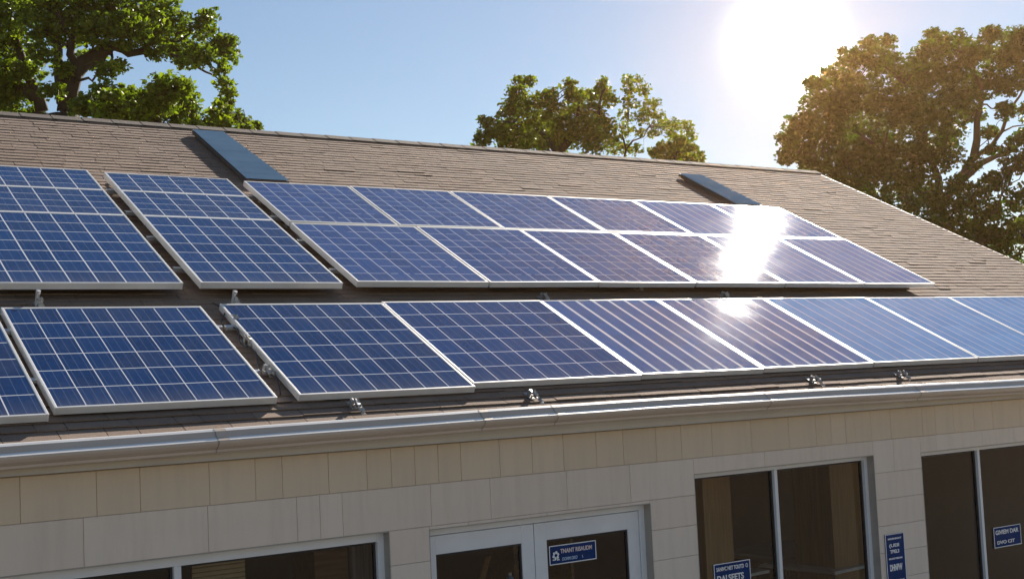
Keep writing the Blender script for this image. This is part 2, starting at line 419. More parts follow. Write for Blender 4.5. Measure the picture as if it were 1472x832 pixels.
gut = mb.build('gutter', [M['gutter'], M['bead']], bld)
bm = bmesh.new(); bm.from_mesh(gut.data); bmesh.ops.remove_doubles(bm, verts=bm.verts, dist=.0004); bm.to_mesh(gut.data); bm.free()
gut.data.polygons.foreach_set('use_smooth', [True]*len(gut.data.polygons))
try: gut.data.set_sharp_from_angle(angle=R(14))
except Exception: pass
for jx in (2.62, 4.38, 4.95, 6.9, 8.6, 10.4):
    mb = MB()
    for (p0, p1) in zip(outer[1:], outer[2:]):
        q0 = (p0[0]-.0025, p0[1]); q1 = (p1[0]-.0025, p1[1])
        for xa, xb, dd, m_ in ((jx, jx+.006, 0, 0), (jx+.006, jx+.07, -.001, 1)):
            mb.quad(gp(xa, q1[0]-dd, q1[1]), gp(xb, q1[0]-dd, q1[1]), gp(xb, q0[0]-dd, q0[1]), gp(xa, q0[0]-dd, q0[1]), mi=m_)
    mb.build('gutter_joint', [M['seal'], M['gutter']], gut)
# debris in the gutter
mb = MB()
for k in range(900):
    x = rr.uniform(AX0, AX1); y = gy + rr.uniform(.01, .08); z = gz + bow(x) - .03 + rr.uniform(-.01, .02)
    c = Vector((x, y, z)); a = Vector((rr.gauss(0, 1), rr.gauss(0, 1), rr.gauss(0, .4))).normalized()*rr.uniform(.006, .022); b_ = a.orthogonal().normalized()*rr.uniform(.004, .012)
    mb.quad(c-a, c-b_, c+a, c+b_)
mb.box(AX0, AX1, gy+.0, gy+.09, gz-.09, gz-.035)
mb.build('gutter_debris', simple('leaf_litter', (.10, .075, .05), (.04, .03, .022), 20, .95), gut)
# fascia and soffit
mb = MB(); mb.box(AX0, AX1, eY+.020, eY+.045, eZ-.150, eZ-.022)
mb.build('fascia', M['fascia'], bld)
mb = MB(); mb.box(AX0, AX1, gy+.105, eY+.018, gz-.150, gz-.128)
mb.box(AX0, AX1, eY+.047, YW+.02, gz-.150, gz-.128)
mb.build('soffit', M['soffit'], bld)

# ------------------------------------------------------------------ front wall with openings
z = lambda d: CZ + d
OPEN = [(.35, 3.80, z(-.905), 1.05), (4.09, 5.90, z(-.925), .15), (6.33, 8.27, z(-.755), .80), (8.86, 10.62, z(-.775), .80), (11.4, 13.2, z(-.775), .80)]
rows = [eZ-.16, z(-.635), z(-.90)]
while rows[-1] > .35: rows.append(rows[-1] - .215)
rows.append(.14)
mb = MB(); GAP = .0018
def block(x0, x1, z0, z1):
    x0 += GAP/2; x1 -= GAP/2; z0 += GAP/2; z1 -= GAP/2
    if x1-x0 < .01 or z1-z0 < .01: return
    e = .002; d = rr.uniform(0, .0012)
    yf = YW - d
    P_ = [(x0+e, yf, z0+e), (x1-e, yf, z0+e), (x1-e, yf, z1-e), (x0+e, yf, z1-e), (x0, YW+e, z0), (x1, YW+e, z0), (x1, YW+e, z1), (x0, YW+e, z1), (x0, YW+.03, z0), (x1, YW+.03, z0), (x1, YW+.03, z1), (x0, YW+.03, z1)]
    i = len(mb.v); mb.v += P_
    F_ = [(0, 1, 2, 3)] + [(4+k, 4+(k+1) % 4, (k+1) % 4, k) for k in range(4)] + [(8+k, 8+(k+1) % 4, 4+(k+1) % 4, 4+k) for k in range(4)]
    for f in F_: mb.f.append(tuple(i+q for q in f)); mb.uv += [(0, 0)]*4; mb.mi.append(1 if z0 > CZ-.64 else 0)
for r in range(len(rows)-1):
    zt, zb = rows[r], rows[r+1]
    edges = [AX0+.1, AX1-.1]
    x = AX0 + rr.random()*.3
    while x < AX1-.1:
        if r == 0: w = rr.choice((.17, .24, .26, .28, .30, .40))
        elif r == 1: w = rr.choice((.15, .45, .55, .62, .7))
        else: w = rr.choice((.4, .62, .62))
        x += w
        if x < AX1-.12: edges.append(x)
    ops = [o for o in OPEN if o[2] > zb]
    for o in ops:
        if r >= 1:
            edges = [e for e in edges if abs(e-o[0]) > .12 and abs(e-o[1]) > .12] + [o[0], o[1]]
    edges = sorted(edges)
    for x0, x1 in zip(edges, edges[1:]):
        o = next((o for o in ops if o[0]-1e-4 <= x0 and x1 <= o[1]+1e-4), None)
        if o is None: block(x0, x1, zb, zt)
        else:
            if o[2] < zt: block(x0, x1, o[2], zt)
            if o[3] > zb: block(x0, x1, zb, min(zt, o[3]))
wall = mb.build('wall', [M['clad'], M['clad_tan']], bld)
# wall core (mortar behind the blocks), built as piers and headers
mb = MB(); ys, ye = YW+.012, YW+.16
top = eZ-.155
xprev = AX0+.1
for o in OPEN:
    mb.box(xprev, o[0], ys, ye, .0, top)
    mb.box(o[0], o[1], ys, ye, o[2], top)
    mb.box(o[0], o[1], ys, ye, .0, o[3])
    xprev = o[1]
mb.box(xprev, AX1-.1, ys, ye, .0, top)
mb.build('wall_core', simple('mortar', (.48, .43, .37), (.42, .37, .32), 10, .9), bld)
# gable, back and left walls
mb = MB(); xg = AX1-.1
for xg in (AX0+.12, AX1-.1):
    mb.poly([(xg, ye, 0), (xg, BY-.3, 0), (xg, BY-.3, eZ-.2), (xg, rY, rZ-.15), (xg, ye, eZ-.14)])
mb.box(AX0+.1, AX1-.1, BY-.4, BY-.25, 0, eZ-.2)
mb.build('side_wall', M['clad'], bld)

# windows
def window(o, mull, fw, name='window', gl=.07, sill=True, topw=None):
    x0, x1, zt, zb = o; yf = YW + gl; topw = topw or fw
    w = empty(name, ((x0+x1)/2, yf, zb)); w.parent = bld; w.location = Vector(((x0+x1)/2, yf, zb)) - wtrans(bld)
    mb = MB(); yb = yf + .07
    mb.box(x0, x0+fw, yf, yb, zb, zt); mb.box(x1-fw, x1, yf, yb, zb, zt)
    mb.box(x0+fw, x1-fw, yf+.002, yb, zt-topw, zt-.001); mb.box(x0+fw, x1-fw, yf+.002, yb, zb, zb+fw)
    mw = fw*.95
    for mx in mull: mb.box(mx-mw/2, mx+mw/2, yf+.003, yb-.002, zb+fw, zt-topw)
    mb.build('window_frame', M['white_metal'], w, bevel=.003)
    mb = MB(); cols = [x0+fw] + [q for mx in mull for q in (mx-mw/2, mx+mw/2)] + [x1-fw]
    for k in range(0, len(cols), 2):
        a, b_ = cols[k], cols[k+1]; t = .014; za, zc = zb+fw, zt-topw
        for (p, q, r_, s_) in ((a, a+t, za, zc), (b_-t, b_, za, zc), (a+t, b_-t, zc-t, zc), (a+t, b_-t, za, za+t)):
            mb.box(p, q, yf+.03, yf+.055, r_, s_)
        g = MB(); g.quad((a+.002, yf+.042, za+.002), (b_-.002, yf+.042, za+.002), (b_-.002, yf+.042, zc-.002), (a+.002, yf+.042, zc-.002))
        g.build('glass_pane', M['glass'], w)
    mb.build('gasket', M['dark_seal'], w)
    if sill:
        mb = MB(); mb.box(x0-.04, x1+.04, YW-.04, yf, zb-.05, zb+.005); mb.build('sill', M['sill'], w, bevel=.004)
    # jamb lining of the opening
    mb = MB(); mb.box(x1-.001, x1+.004, YW-.002, yf+.07, zb, zt); mb.box(x0-.004, x0+.001, YW-.002, yf+.07, zb, zt); mb.box(x0, x1, YW-.002, yf+.07, zt-.001, zt+.006)
    mb.build('jamb', simple('jamb_paint', (.42, .38, .34), None, 8, .7), w)
    return w
window(OPEN[0], [1.49, 2.48], .045, topw=.06)
window(OPEN[2], [7.23], .035)
window(OPEN[3], [9.72], .035)
window(OPEN[4], [12.3], .035)

# double door
x0, x1, zt, zb = OPEN[1]; yf = YW + .07
w = empty('door', ((x0+x1)/2, yf, zb)); w.parent = bld; w.location = Vector(((x0+x1)/2, yf, zb)) - wtrans(bld)
mb = MB(); mb.box(x0, x0+.035, yf, yf+.1, zb, zt); mb.box(x1-.045, x1, yf, yf+.1, zb, zt); mb.box(x0+.035, x1-.045, yf+.001, yf+.1, zt-.045, zt)
mb.build('door_frame', M['white_metal'], w, bevel=.003)
mb = MB(); mb.box(x1-.001, x1+.004, YW-.002, yf+.1, zb, zt); mb.box(x0-.004, x0+.001, YW-.002, yf+.1, zb, zt); mb.box(x0, x1, YW-.002, yf+.1, zt-.001, zt+.006)
mb.build('jamb', bpy.data.materials['jamb_paint'], w)
xm = 4.945
for side, (a, b_, sl, sr) in enumerate(((x0+.038, xm-.003, .05, .10), (xm+.003, x1-.048, .10, .10))):
    mb = MB(); zt2 = zt-.05; tr_ = .12; y0, y1 = yf+.012, yf+.055
    mb.box(a, a+sl, y0, y1, zb+.01, zt2); mb.box(b_-sr, b_, y0, y1, zb+.01, zt2)
    mb.box(a+sl, b_-sr, y0+.001, y1, zt2-tr_, zt2); mb.box(a+sl, b_-sr, y0+.001, y1, zb+.01, zb+.26)
    mb.build('door_leaf', M['white_metal'], w, bevel=.003)
    mb = MB(); t = .012; za, zc = zb+.26, zt2-tr_; p, q = a+sl, b_-sr
    for r_ in ((p, p+t, za, zc), (q-t, q, za, zc), (p+t, q-t, zc-t, zc), (p+t, q-t, za, za+t)): mb.box(r_[0], r_[1], y0+.008, y0+.03, r_[2], r_[3])
    mb.build('gasket', M['dark_seal'], w)
    mb = MB(); mb.quad((p, y0+.02, za), (q, y0+.02, za), (q, y0+.02, zc), (p, y0+.02, zc)); mb.build('glass_pane', M['glass'], w)
    hx = b_-.05 if side == 0 else a+.05
    mb = MB(); mb.tube([(hx, y0-.05, zb+.95), (hx, y0-.05, zb+1.3)], .012); mb.tube([(hx, y0, zb+.98), (hx, y0-.05, zb+.98)], .009); mb.tube([(hx, y0, zb+1.27), (hx, y0-.05, zb+1.27)], .009)
    mb.build('door_handle', M['handle'], w, smooth=True)

# interior shell
YB = 15.0
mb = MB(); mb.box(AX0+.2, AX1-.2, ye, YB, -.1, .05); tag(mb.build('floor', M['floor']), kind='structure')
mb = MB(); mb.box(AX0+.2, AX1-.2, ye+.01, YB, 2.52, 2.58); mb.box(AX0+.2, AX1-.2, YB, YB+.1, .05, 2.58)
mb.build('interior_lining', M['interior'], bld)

# ------------------------------------------------------------------ solar panels
def GV(b): return .062 if b < 2.44 else .13
G = .105                         # glass face above the shingles
def Q(a, b, g=None):
    g = GV(b) if g is None else g                # a, b in eye-height units, so the pixel fit is kept
    return a*(H-g), b*(H-g)
ordn = ['first', 'second', 'third', 'fourth', 'fifth', 'sixth', 'seventh', 'eighth', 'ninth', 'tenth']
def panel(a0, a1, b0, b1, cols, rws, cm, label, group, bars=(), lift=0.0, dv=0.0):
    g = GV(b0) + lift; upper = b0 > 2.44
    a0, b0 = Q(a0, b0, g); a1, b1 = Q(a1, b1, g)
    jr = random.Random(label)
    root = empty('solar_panel', RP((a0+a1)/2, (b0+b1)/2, g-.045)); tag(root, label, 'solar panel', group)
    jit = [jr.uniform(-.004, .004) for _ in range(4)]
    def P_(a, b, h):             # bilinear tilt of a few millimetres
        s, t = (a-a0)/(a1-a0), (b-b0)/(b1-b0)
        d = (jit[0]*(1-s)+jit[1]*s)*(1-t) + (jit[2]*(1-s)+jit[3]*s)*t
        return RP(a, b, g+d+h)
    fw, T = .016, (.046 if upper else .042)
    mb = MB()
    def bar(p, q, r_, s_, t0=-T, t1=.003):
        c = [P_(p, r_, t0), P_(q, r_, t0), P_(q, s_, t0), P_(p, s_, t0), P_(p, r_, t1), P_(q, r_, t1), P_(q, s_, t1), P_(p, s_, t1)]
        i = len(mb.v); mb.v += [tuple(x) for x in c]
        for f in ((3, 2, 1, 0), (4, 5, 6, 7), (0, 1, 5, 4), (1, 2, 6, 5), (2, 3, 7, 6), (3, 0, 4, 7)):
            mb.f.append(tuple(i+k for k in f)); mb.uv += [(0, 0)]*4; mb.mi.append(0)
    bar(a0, a0+fw, b0, b1); bar(a1-fw, a1, b0, b1)
    bar(a0+fw, a1-fw, b0, b0+fw, -T+.001, .0025); bar(a0+fw, a1-fw, b1-fw*1.3, b1, -T+.001, .0025)
    # sections between cross bars
    cuts = [b0+fw] ; bw = .036
    bb = [Q(0, q, g)[1] for q in bars]
    for q in bb: bar(a0+fw, a1-fw, q-bw/2, q+bw/2, -.02, .0022); cuts += [q-bw/2, q+bw/2]
    cuts.append(b1-fw*1.3)
    mb.build('frame', M['alu'], root, bevel=.0015)
    rl = rws if hasattr(rws, '__len__') else [rws]
    for k in range(0, len(cuts), 2):
        c0, c1 = cuts[k], cuts[k+1]; nr = rl[k//2]; mg = .006
        s = MB(); A0, A1 = a0+fw, a1-fw; e = .12
        s.quad(P_(A0, c0, 0), P_(A1, c0, 0), P_(A1, c1, 0), P_(A0, c1, 0), uv=[(.0, .0), (cols, .0), (cols, nr), (.0, nr)])
        s.build('cell_sheet', cm, root)
    s = MB(); s.quad(P_(a0+fw, b1-fw, -.035), P_(a1-fw, b1-fw, -.035), P_(a1-fw, b0+fw, -.035), P_(a0+fw, b0+fw, -.035)); s.build('backsheet', M['dark_back'], root)
    return root
GL = 'solar panels of the lower row'
low = [(.13, .535, 1.915, 2.35, 7, 6, 'cellA', 'lower row solar panel cut by the left edge of the photo'),
       (.548, .94, 1.935, 2.36, 8, 6, 'cellA', 'lower row solar panel with deep blue cells, just left of the dark gap'),
       (.985, 1.366, 1.94, 2.37, 7, 6, 'cellA', 'lower row solar panel just right of the dark gap, bright blue with regular square cells'),
       (1.370, 1.806, 1.955, 2.38, 7, 6, 'cellB2', 'lower row solar panel with square cells, directly left of the boldly striped panels'),
       (1.810, 2.180, 1.958, 2.385, 7, 6, 'cellD', 'left one of the two boldly white striped solar panels in the lower row'),
       (2.184, 2.566, 1.960, 2.388, 7, 6, 'cellD', 'right one of the two boldly white striped solar panels in the lower row'),
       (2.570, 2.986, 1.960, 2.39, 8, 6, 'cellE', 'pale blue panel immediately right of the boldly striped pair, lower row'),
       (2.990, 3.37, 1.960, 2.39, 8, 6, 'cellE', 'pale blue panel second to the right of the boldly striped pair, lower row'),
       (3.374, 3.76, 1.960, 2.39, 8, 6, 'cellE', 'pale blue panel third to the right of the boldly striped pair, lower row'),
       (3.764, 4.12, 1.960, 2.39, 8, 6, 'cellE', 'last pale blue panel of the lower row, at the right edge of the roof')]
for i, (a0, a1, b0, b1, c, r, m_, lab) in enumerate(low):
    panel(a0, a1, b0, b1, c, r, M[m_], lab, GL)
GT = 'tall sectioned solar panels at the upper left'
panel(.535, .945, 2.487, 3.28, 7, (7, 4, 4), M['cellB'], 'tall three section solar panel at the left edge, upper row, above the lower left panels', GT, bars=(2.925, 3.115))
panel(.985, 1.325, 2.490, 3.265, 6, (7, 4, 4), M['cellB'], 'tall three section solar panel standing between two dark gaps in the upper row', GT, bars=(2.925, 3.115))
GM = 'solar panels of the upper array, lower tier'; GU = 'solar panels of the upper array, top tier'
em = [1.365, 1.735, 2.08, 2.42, 2.77, 3.11, 3.45]; eu = [1.365, 1.69, 2.03, 2.40, 2.75, 3.10, 3.445]
for i in range(6):
    panel(em[i]+.002, em[i+1]-.004, 2.50, 2.908, 7, 8, M['cellC' if i < 4 else 'cellF'], '%s panel from the left in lower tier of large upper array, %s' % (ordn[i], 'finely gridded' if i < 4 else 'pale striped'), GM)
for i in range(6):
    panel(eu[i]+.002, eu[i+1]-.003, 2.917, 3.25, 7, 8, M['cellC' if i < 4 else 'cellF'], '%s panel from the left in top tier of large upper array, %s' % (ordn[i], 'finely gridded' if i < 3 else 'washed pale'), GU)

# narrow raised strips near the ridge
def strip(a0, a1, a0b, a1b, b0, b1, label, cat_, name):
    g = .065; s_ = (H-g)
    root = empty(name, RP((a0+a1)/2*s_, (b0+b1)/2*s_, .02)); tag(root, label, cat_, 'narrow glass strips below the ridge')
    c = [(a0b*s_, b0*s_), (a1b*s_, b0*s_), (a1*s_, b1*s_), (a0*s_, b1*s_)]
    mb = MB()
    lo = [RP(a, b, .022) for a, b in c]; hi = [RP(a, b, g-.004) for a, b in c]
    for k in range(4): mb.quad(lo[k], lo[(k+1) % 4], hi[(k+1) % 4], hi[k])
    mb.poly(list(hi))
    mb.build('curb', simple('dark_curb', (.10, .085, .075), None, 12, .6), root)
    s2 = MB(); K = 9
    for k in range(K):
        t0, t1 = k/K, (k+1)/K-.0008
        def e(side, t): a = c[0 if side == 0 else 1]; d = c[3 if side == 0 else 2]; return (a[0]+(d[0]-a[0])*t, a[1]+(d[1]-a[1])*t)
        q = [e(0, t0), e(1, t0), e(1, t1), e(0, t1)]
        s2.quad(*[RP(a, b, g+h) for (a, b), h in zip(q, (.0035, .0035, .0028, .0028))])
    s2.build('glass_sheet', M['strip'], root)
strip(1.392, 1.492, 1.385, 1.515, 3.275, 3.765, 'long narrow blue glass strip running down from the ridge, left of centre', 'roof strip', 'glass_strip')
strip(3.27, 3.385, 3.25, 3.38, 3.27, 3.63, 'short narrow strip near the sun glare, below the right part of the ridge', 'roof strip', 'glass_strip')

# mounting rails (each a thing) and brackets
def rail(a0, a1, b, label, grp):
    G = GV(b); a0, bb_ = Q(a0, b, G); a1, _ = Q(a1, b, G)
    root = RP((a0+a1)/2, bb_, .03)
    mb = MB(); z0, z1 = (.016, .046) if G < .1 else (G-.085, G-.048)
    mb.obox(RP(a0, bb_-.018, z0), UR*(a1-a0), VR*.036, NR*(z1-z0-.0))
    mb.obox(RP(a0+.001, bb_-.024, z0+.008), UR*(a1-a0-.002), VR*.006, NR*.012)
    mb.obox(RP(a0+.001, bb_+.018, z0+.008), UR*(a1-a0-.002), VR*.006, NR*.012)
    o = mb.build('mounting_rail', M['alu_raw'], None, bevel=.002, origin=root); tag(o, label, 'rail', grp)
RG = 'mounting rails under the panels'
for a0, a1, wh in ((.10, .955, 'left pair of the lower row'), (.962, 4.13, 'long right run of the lower row')):
    for b, nm in ((2.06, 'lower'), (2.27, 'upper')): rail(a0, a1, b, '%s aluminium rail under the %s' % (nm, wh), RG)
for a0, a1, wh in ((.52, .958, 'tall left edge panel'), (.968, 1.337, 'tall panel between the gaps'), (1.352, 3.46, 'large upper array')):
    for b, nm in ((2.62, 'lowest'), (2.82, 'second'), (3.0, 'third'), (3.17, 'topmost')): rail(a0, a1, b, '%s aluminium rail under the %s' % (nm, wh), RG)

def lfoot(a, b, label, seed=1, tall=.09, tw=0):
    """L-foot: base plate, upright, slotted clamp and bolt, with crumpled flashing"""
    G = GV(b); a_, b_ = Q(a, b, G); q = random.Random(seed)
    root = empty('mounting_bracket', RP(a_, b_, .012)); tag(root, label, 'bracket', 'mounting brackets on the shingles')
    mb = MB(); mb.obox(RP(a_-.02, b_-.05, .014), UR*.04, VR*.10, NR*.006); mb.build('base_plate', M['galv'], root, bevel=.001)
    mb = MB(); mb.obox(RP(a_-.018, b_+.0, .02), UR*.026, VR*.006, NR*tall*.7); mb.obox(RP(a_-.014, b_-.024, .02+tall*.7-.006), UR*.022, VR*.024, NR*.005)
    mb.obox(RP(a_-.018, b_-.03, .02), UR*.005, VR*.03, NR*tall*.6)
    mb.build('upright', M['alu'] if seed in (4, 5) else M['galv'], root, bevel=.001)
    mb = MB(); mb.tube([RP(a_, b_-.028, .018), RP(a_, b_-.028, .040)], .008, 6); mb.build('bolt', M['handle'], root); mb = MB(); mb.tube([RP(a_, b_-.02, .02+tall*.6), RP(a_, b_+.016, .02+tall*.6)], .008, 6); mb.build('bolt', M['handle'], root)
    # crumpled flashing tail down the slope
    mb = MB(); nL, nW = 9, 4; L_ = .07 + tw
    grid = [[RP(a_-.018+.012*j+q.uniform(-.005, .005)+.010*i/nL, b_-.03-L_*i/nL+q.uniform(-.005, .005), .030+.05*(1-i/nL)+q.uniform(-.010, .012)) for j in range(nW)] for i in range(nL+1)]
    for i in range(nL):
        for j in range(nW-1): mb.quad(grid[i+1][j], grid[i+1][j+1], grid[i][j+1], grid[i][j])
    o = mb.build('flashing', M['flash'], root)
    sm = o.modifiers.new('thick', 'SOLIDIFY'); sm.thickness = .002
def ab(x, y):
    d = np.array([x-736, y-416, F]); t = -(1.0)/np.dot(n, d); p_ = t*d; return float(p_@u), float(p_@v)
spots = [(505, 586, 'crumpled bracket under the lower row, just right of the dark gap', .05), (760, 572, 'crumpled bracket below the square celled panel left of the striped pair', .05),
         (1165, 550, 'crumpled bracket below the right boldly striped panel', .03), (1290, 542, 'bracket below the first pale blue lower panel', .02),
         (55, 428, 'bright bracket between rows below the tall left edge panel', 0), (337, 428, 'bright bracket between rows at the top of the gap in the lower row', 0),
         (780, 421, 'bright bracket between rows below the second upper array panel', .0), (912, 417, 'bulky bracket between rows below the third and fourth upper array panels', 0),
         (1040, 419, 'small bracket between rows below the sun glare', 0), (1262, 413, 'bracket between rows near the right end of the upper array', 0),
         (333, 466, 'bracket at the upper left side of the panel right of the gap', 0), (352, 496, 'bracket halfway down the gap in the lower row', 0), (380, 538, 'bracket low in the gap of the lower row', 0),
         (213, 322, 'upper bracket in the gap beside the tall three section panel', 0), (262, 392, 'lower bracket in the gap beside the tall three section panel', 0),
         (372, 290, 'topmost bracket in the gap left of the large upper array', 0), (392, 310, 'second bracket in the gap left of the large upper array', 0), (412, 328, 'third bracket in the gap left of the large upper array', 0), (432, 345, 'fourth bracket in the gap left of the large upper array', 0), (490, 395, 'lowest bracket in the gap left of the large upper array', 0)]
for k, (x, y, lab, tw) in enumerate(spots):
    a, b = ab(x, y); lfoot(a*H/(H-GV(b)), b*H/(H-GV(b)), lab, k, .055 if k < 4 else (.15 if k < 6 else .07), tw)

M['cable'] = simple('black_cable', (.02, .02, .022), None, 10, .5)
def cable(px, label, sag=.02, r_=.006):
    pts = []
    for i, (x, y) in enumerate(px):
        a, b = ab(x, y); a, b = Q(a*H/(H-GV(b)), b*H/(H-GV(b)), GV(b)); pts.append(RP(a, b, .025 + (sag if i % 2 else .0)))
    fine = []
    for i in range(len(pts)-1):
        p0, p1, p2, p3 = pts[max(i-1, 0)], pts[i], pts[i+1], pts[min(i+2, len(pts)-1)]
        for t in (0, .25, .5, .75):
            fine.append(.5*((2*p1) + (p2-p0)*t + (2*p0-5*p1+4*p2-p3)*t*t + (3*p1-p0-3*p2+p3)*t**3))
    fine.append(pts[-1])
    mb = MB(); mb.tube(fine, r_, 6); o = mb.build('cable', M['cable'], None, smooth=True, origin=pts[0]); tag(o, label, 'cable')
cable([(305, 440), (322, 455), (318, 470), (340, 482), (345, 500), (366, 515), (372, 535), (395, 552), (402, 572)], 'black cable looping down the dark gap in the lower row')
cable([(352, 272), (370, 282), (376, 298), (396, 306), (402, 322), (424, 332), (440, 352)], 'black cable looping down the gap left of the large upper array', .03)
cable([(560, 414), (610, 421), (660, 415), (720, 423), (800, 417), (860, 424), (930, 416)], 'long black cable sagging between the two rows below the large upper array', .02)
cable([(160, 262), (180, 285), (196, 300), (215, 330), (228, 345), (250, 372), (262, 385)], 'black cable in the gap beside the tall three section panel', .02)

# ------------------------------------------------------------------ signs
def sign(name, x0, x1, z0, z1, yf, label, cat_, texts, border=.006, group=None, extra=None):
    root = empty(name, ((x0+x1)/2, yf, z0)); tag(root, label, cat_, group)
    mb = MB(); mb.box(x0, x1, yf-.006, yf, z0, z1); mb.build('board', M['sign_blue'], root)
    mb = MB(); t = border; y0, y1 = yf-.009, yf-.0065
    for r_ in ((x0, x0+t, z0, z1), (x1-t, x1, z0, z1), (x0+t, x1-t, z1-t, z1), (x0+t, x1-t, z0, z0+t)): mb.box(r_[0], r_[1], y0, y1, r_[2], r_[3])
    mb.build('border', M['sign_white'], root)
    for (txt, tx, tz, size, wd, mname, bold, shear) in texts:
        cu = bpy.data.curves.new('lettering', 'FONT'); cu.body = txt; cu.size = size; cu.extrude = .0008; cu.offset = bold; cu.shear = shear
        tmp = bpy.data.objects.new('tmp', cu); COL.objects.link(tmp)
        bpy.context.view_layer.update()
        me = bpy.data.meshes.new_from_object(tmp); bpy.data.objects.remove(tmp)
        co_ = np.array([v_.co[:] for v_ in me.vertices]); wx = co_[:, 0].max() - co_[:, 0].min(); sx = wd/wx
        for v_ in me.vertices: v_.co = Vector((tx + v_.co.x*sx, yf-.008 - v_.co.z, z0 + tz + v_.co.y)) - wtrans(root)
        me.materials.append(M[mname]); o = bpy.data.objects.new('lettering', me); COL.objects.link(o); o.parent = root
    if extra: extra(root)
    return root
yd = YW + .07 + .012 + .018
def emblem(root):
    cx, cz = 5.07+.055, z(-1.27)+.062; mb = MB(); yk = yd-.008
    for k in range(6):
        t = 2*math.pi*k/6+.3; c = Vector((cx+.020*math.cos(t), yk, cz+.020*math.sin(t)))
        pts = [c + Vector((.011*math.cos(s)*(1 if k % 2 else .8), 0, .011*math.sin(s))) for s in [2*math.pi*i/7 for i in range(7)]]
        mb.poly(pts)
    mb.box(cx-.028, cx-.004, yk-.001, yk, cz-.032, cz-.025); mb.box(cx+.006, cx+.028, yk-.001, yk, cz-.034, cz-.026)
    mb.build('emblem', M['sign_white'], root)
sign('door_sign', 5.07, 5.47, z(-1.27), z(-1.14), yd, 'small blue sign with emblem and pink lettering on the right door glass', 'sign',
     [('TNANT RISAUDM', 5.165, .073, .040, .27, 'sign_pink', .0012, 0), ('DOMM DKO', 5.175, .022, .030, .13, 'sign_blue2', .0008, .2), ('I.', 5.345, .024, .026, .012, 'sign_blue2', 0, 0)], extra=emblem)
yw2 = YW + .07 + .038
sign('window_sign', 6.56, 6.93, z(-1.70), z(-1.44), yw2, 'blue notice with white lettering low on the left pane of the window with tables', 'sign',
     [('SANIVC NET TOUTD  O', 6.585, .205, .040, .32, 'sign_white', .0010, 0), ('DAI.SEETS', 6.585, .125, .066, .27, 'sign_white', .0018, 0), ('INITTI', 6.70, .062, .042, .20, 'sign_white', .001, 0), ('SEE DVO', 6.60, .02, .03, .2, 'sign_white', .0008, 0)])
sign('wall_poster', 8.335, 8.565, z(-2.02), z(-1.40), YW-.003, 'tall narrow blue poster on the cream wall between two windows', 'sign',
     [('INEDIRUEADUT', 8.365, .575, .018, .165, 'sign_white', .0006, 0), ('(UEII', 8.375, .515, .036, .12, 'sign_white', .0010, 0), ('TBEL3', 8.385, .465, .038, .11, 'sign_white', .0014, 0),
      ('MEADUTTIEDUAR', 8.365, .415, .018, .165, 'sign_white', .0008, 0), ('DHNBW', 8.37, .325, .070, .15, 'sign_white', .0030, 0), ('SAVOCUS', 8.375, .225, .036, .16, 'sign_white', .0010, .3),
      ('INEDIRUEADUT', 8.365, .135, .018, .165, 'sign_white', .0006, 0), ('DOMB', 8.42, .07, .04, .11, 'sign_white', .0010, 0)], border=.005)
sign('window_sign', 9.89, 10.28, z(-1.69), z(-1.51), yw2, 'blue notice at the far right, on the darkest window', 'sign',
     [('GIVIEM DAR', 9.915, .115, .052, .33, 'sign_white', .0014, 0), ('DVO CIT', 9.93, .03, .040, .25, 'sign_white', .0012, 0)])

# ------------------------------------------------------------------ things inside
def column(x0px, x1px, Y, dep, label, front=None):
    a = at(x0px, 740, Y).x; b_ = at(x1px, 740, Y).x
    mb = MB(); mb.box(a, b_, Y, Y+dep, .05, 2.52); w_ = .03
    o = mb.build('wooden_column', M['wood'], None, bevel=.004, origin=((a+b_)/2, Y, .05)); tag(o, label, 'column', 'wooden columns behind the window')
column(1012, 1052, 8.3, .2, 'brown wooden column behind the left pane of the window with tables')
column(1196, 1240, 8.6, .5, 'broad warm brown column behind the right pane of the window with tables')
TZ = 1.05
def table(cxp, cyp, wx, wy, rz, label):
    p = atz(cxp, cyp, TZ)
    root = empty('table', (p.x, p.y, .05)); tag(root, label, 'table', 'white tables inside')
    mb = MB(); c, s = math.cos(rz), math.sin(rz); ex, ey = Vector((c, s, 0)), Vector((-s, c, 0))
    mb.obox(Vector((p.x, p.y, TZ-.03)) - ex*wx/2 - ey*wy/2, ex*wx, ey*wy, (0, 0, .03)); mb.build('tabletop', M['tabletop'], root, bevel=.004)
    for sx in (-1, 1):
        for sy in (-1, 1):
            q = Vector((p.x, p.y, 0)) + ex*sx*(wx/2-.08) + ey*sy*(wy/2-.08)
            m2 = MB(); m2.tube([q + Vector((0, 0, .05)), q + Vector((0, 0, TZ-.03))], .018, 8); m2.build('leg', M['dark_metal'], root, smooth=True)
for a_ in ((1190, 806, 1.0, .9, .1, 'nearer white square table behind the right pane'), (1128, 788, 1.0, .9, .1, 'farther white table seen past the window mullion'), (1015, 822, .9, .8, .1, 'white table corner at the foot of the left wooden column')):
    table(*a_)
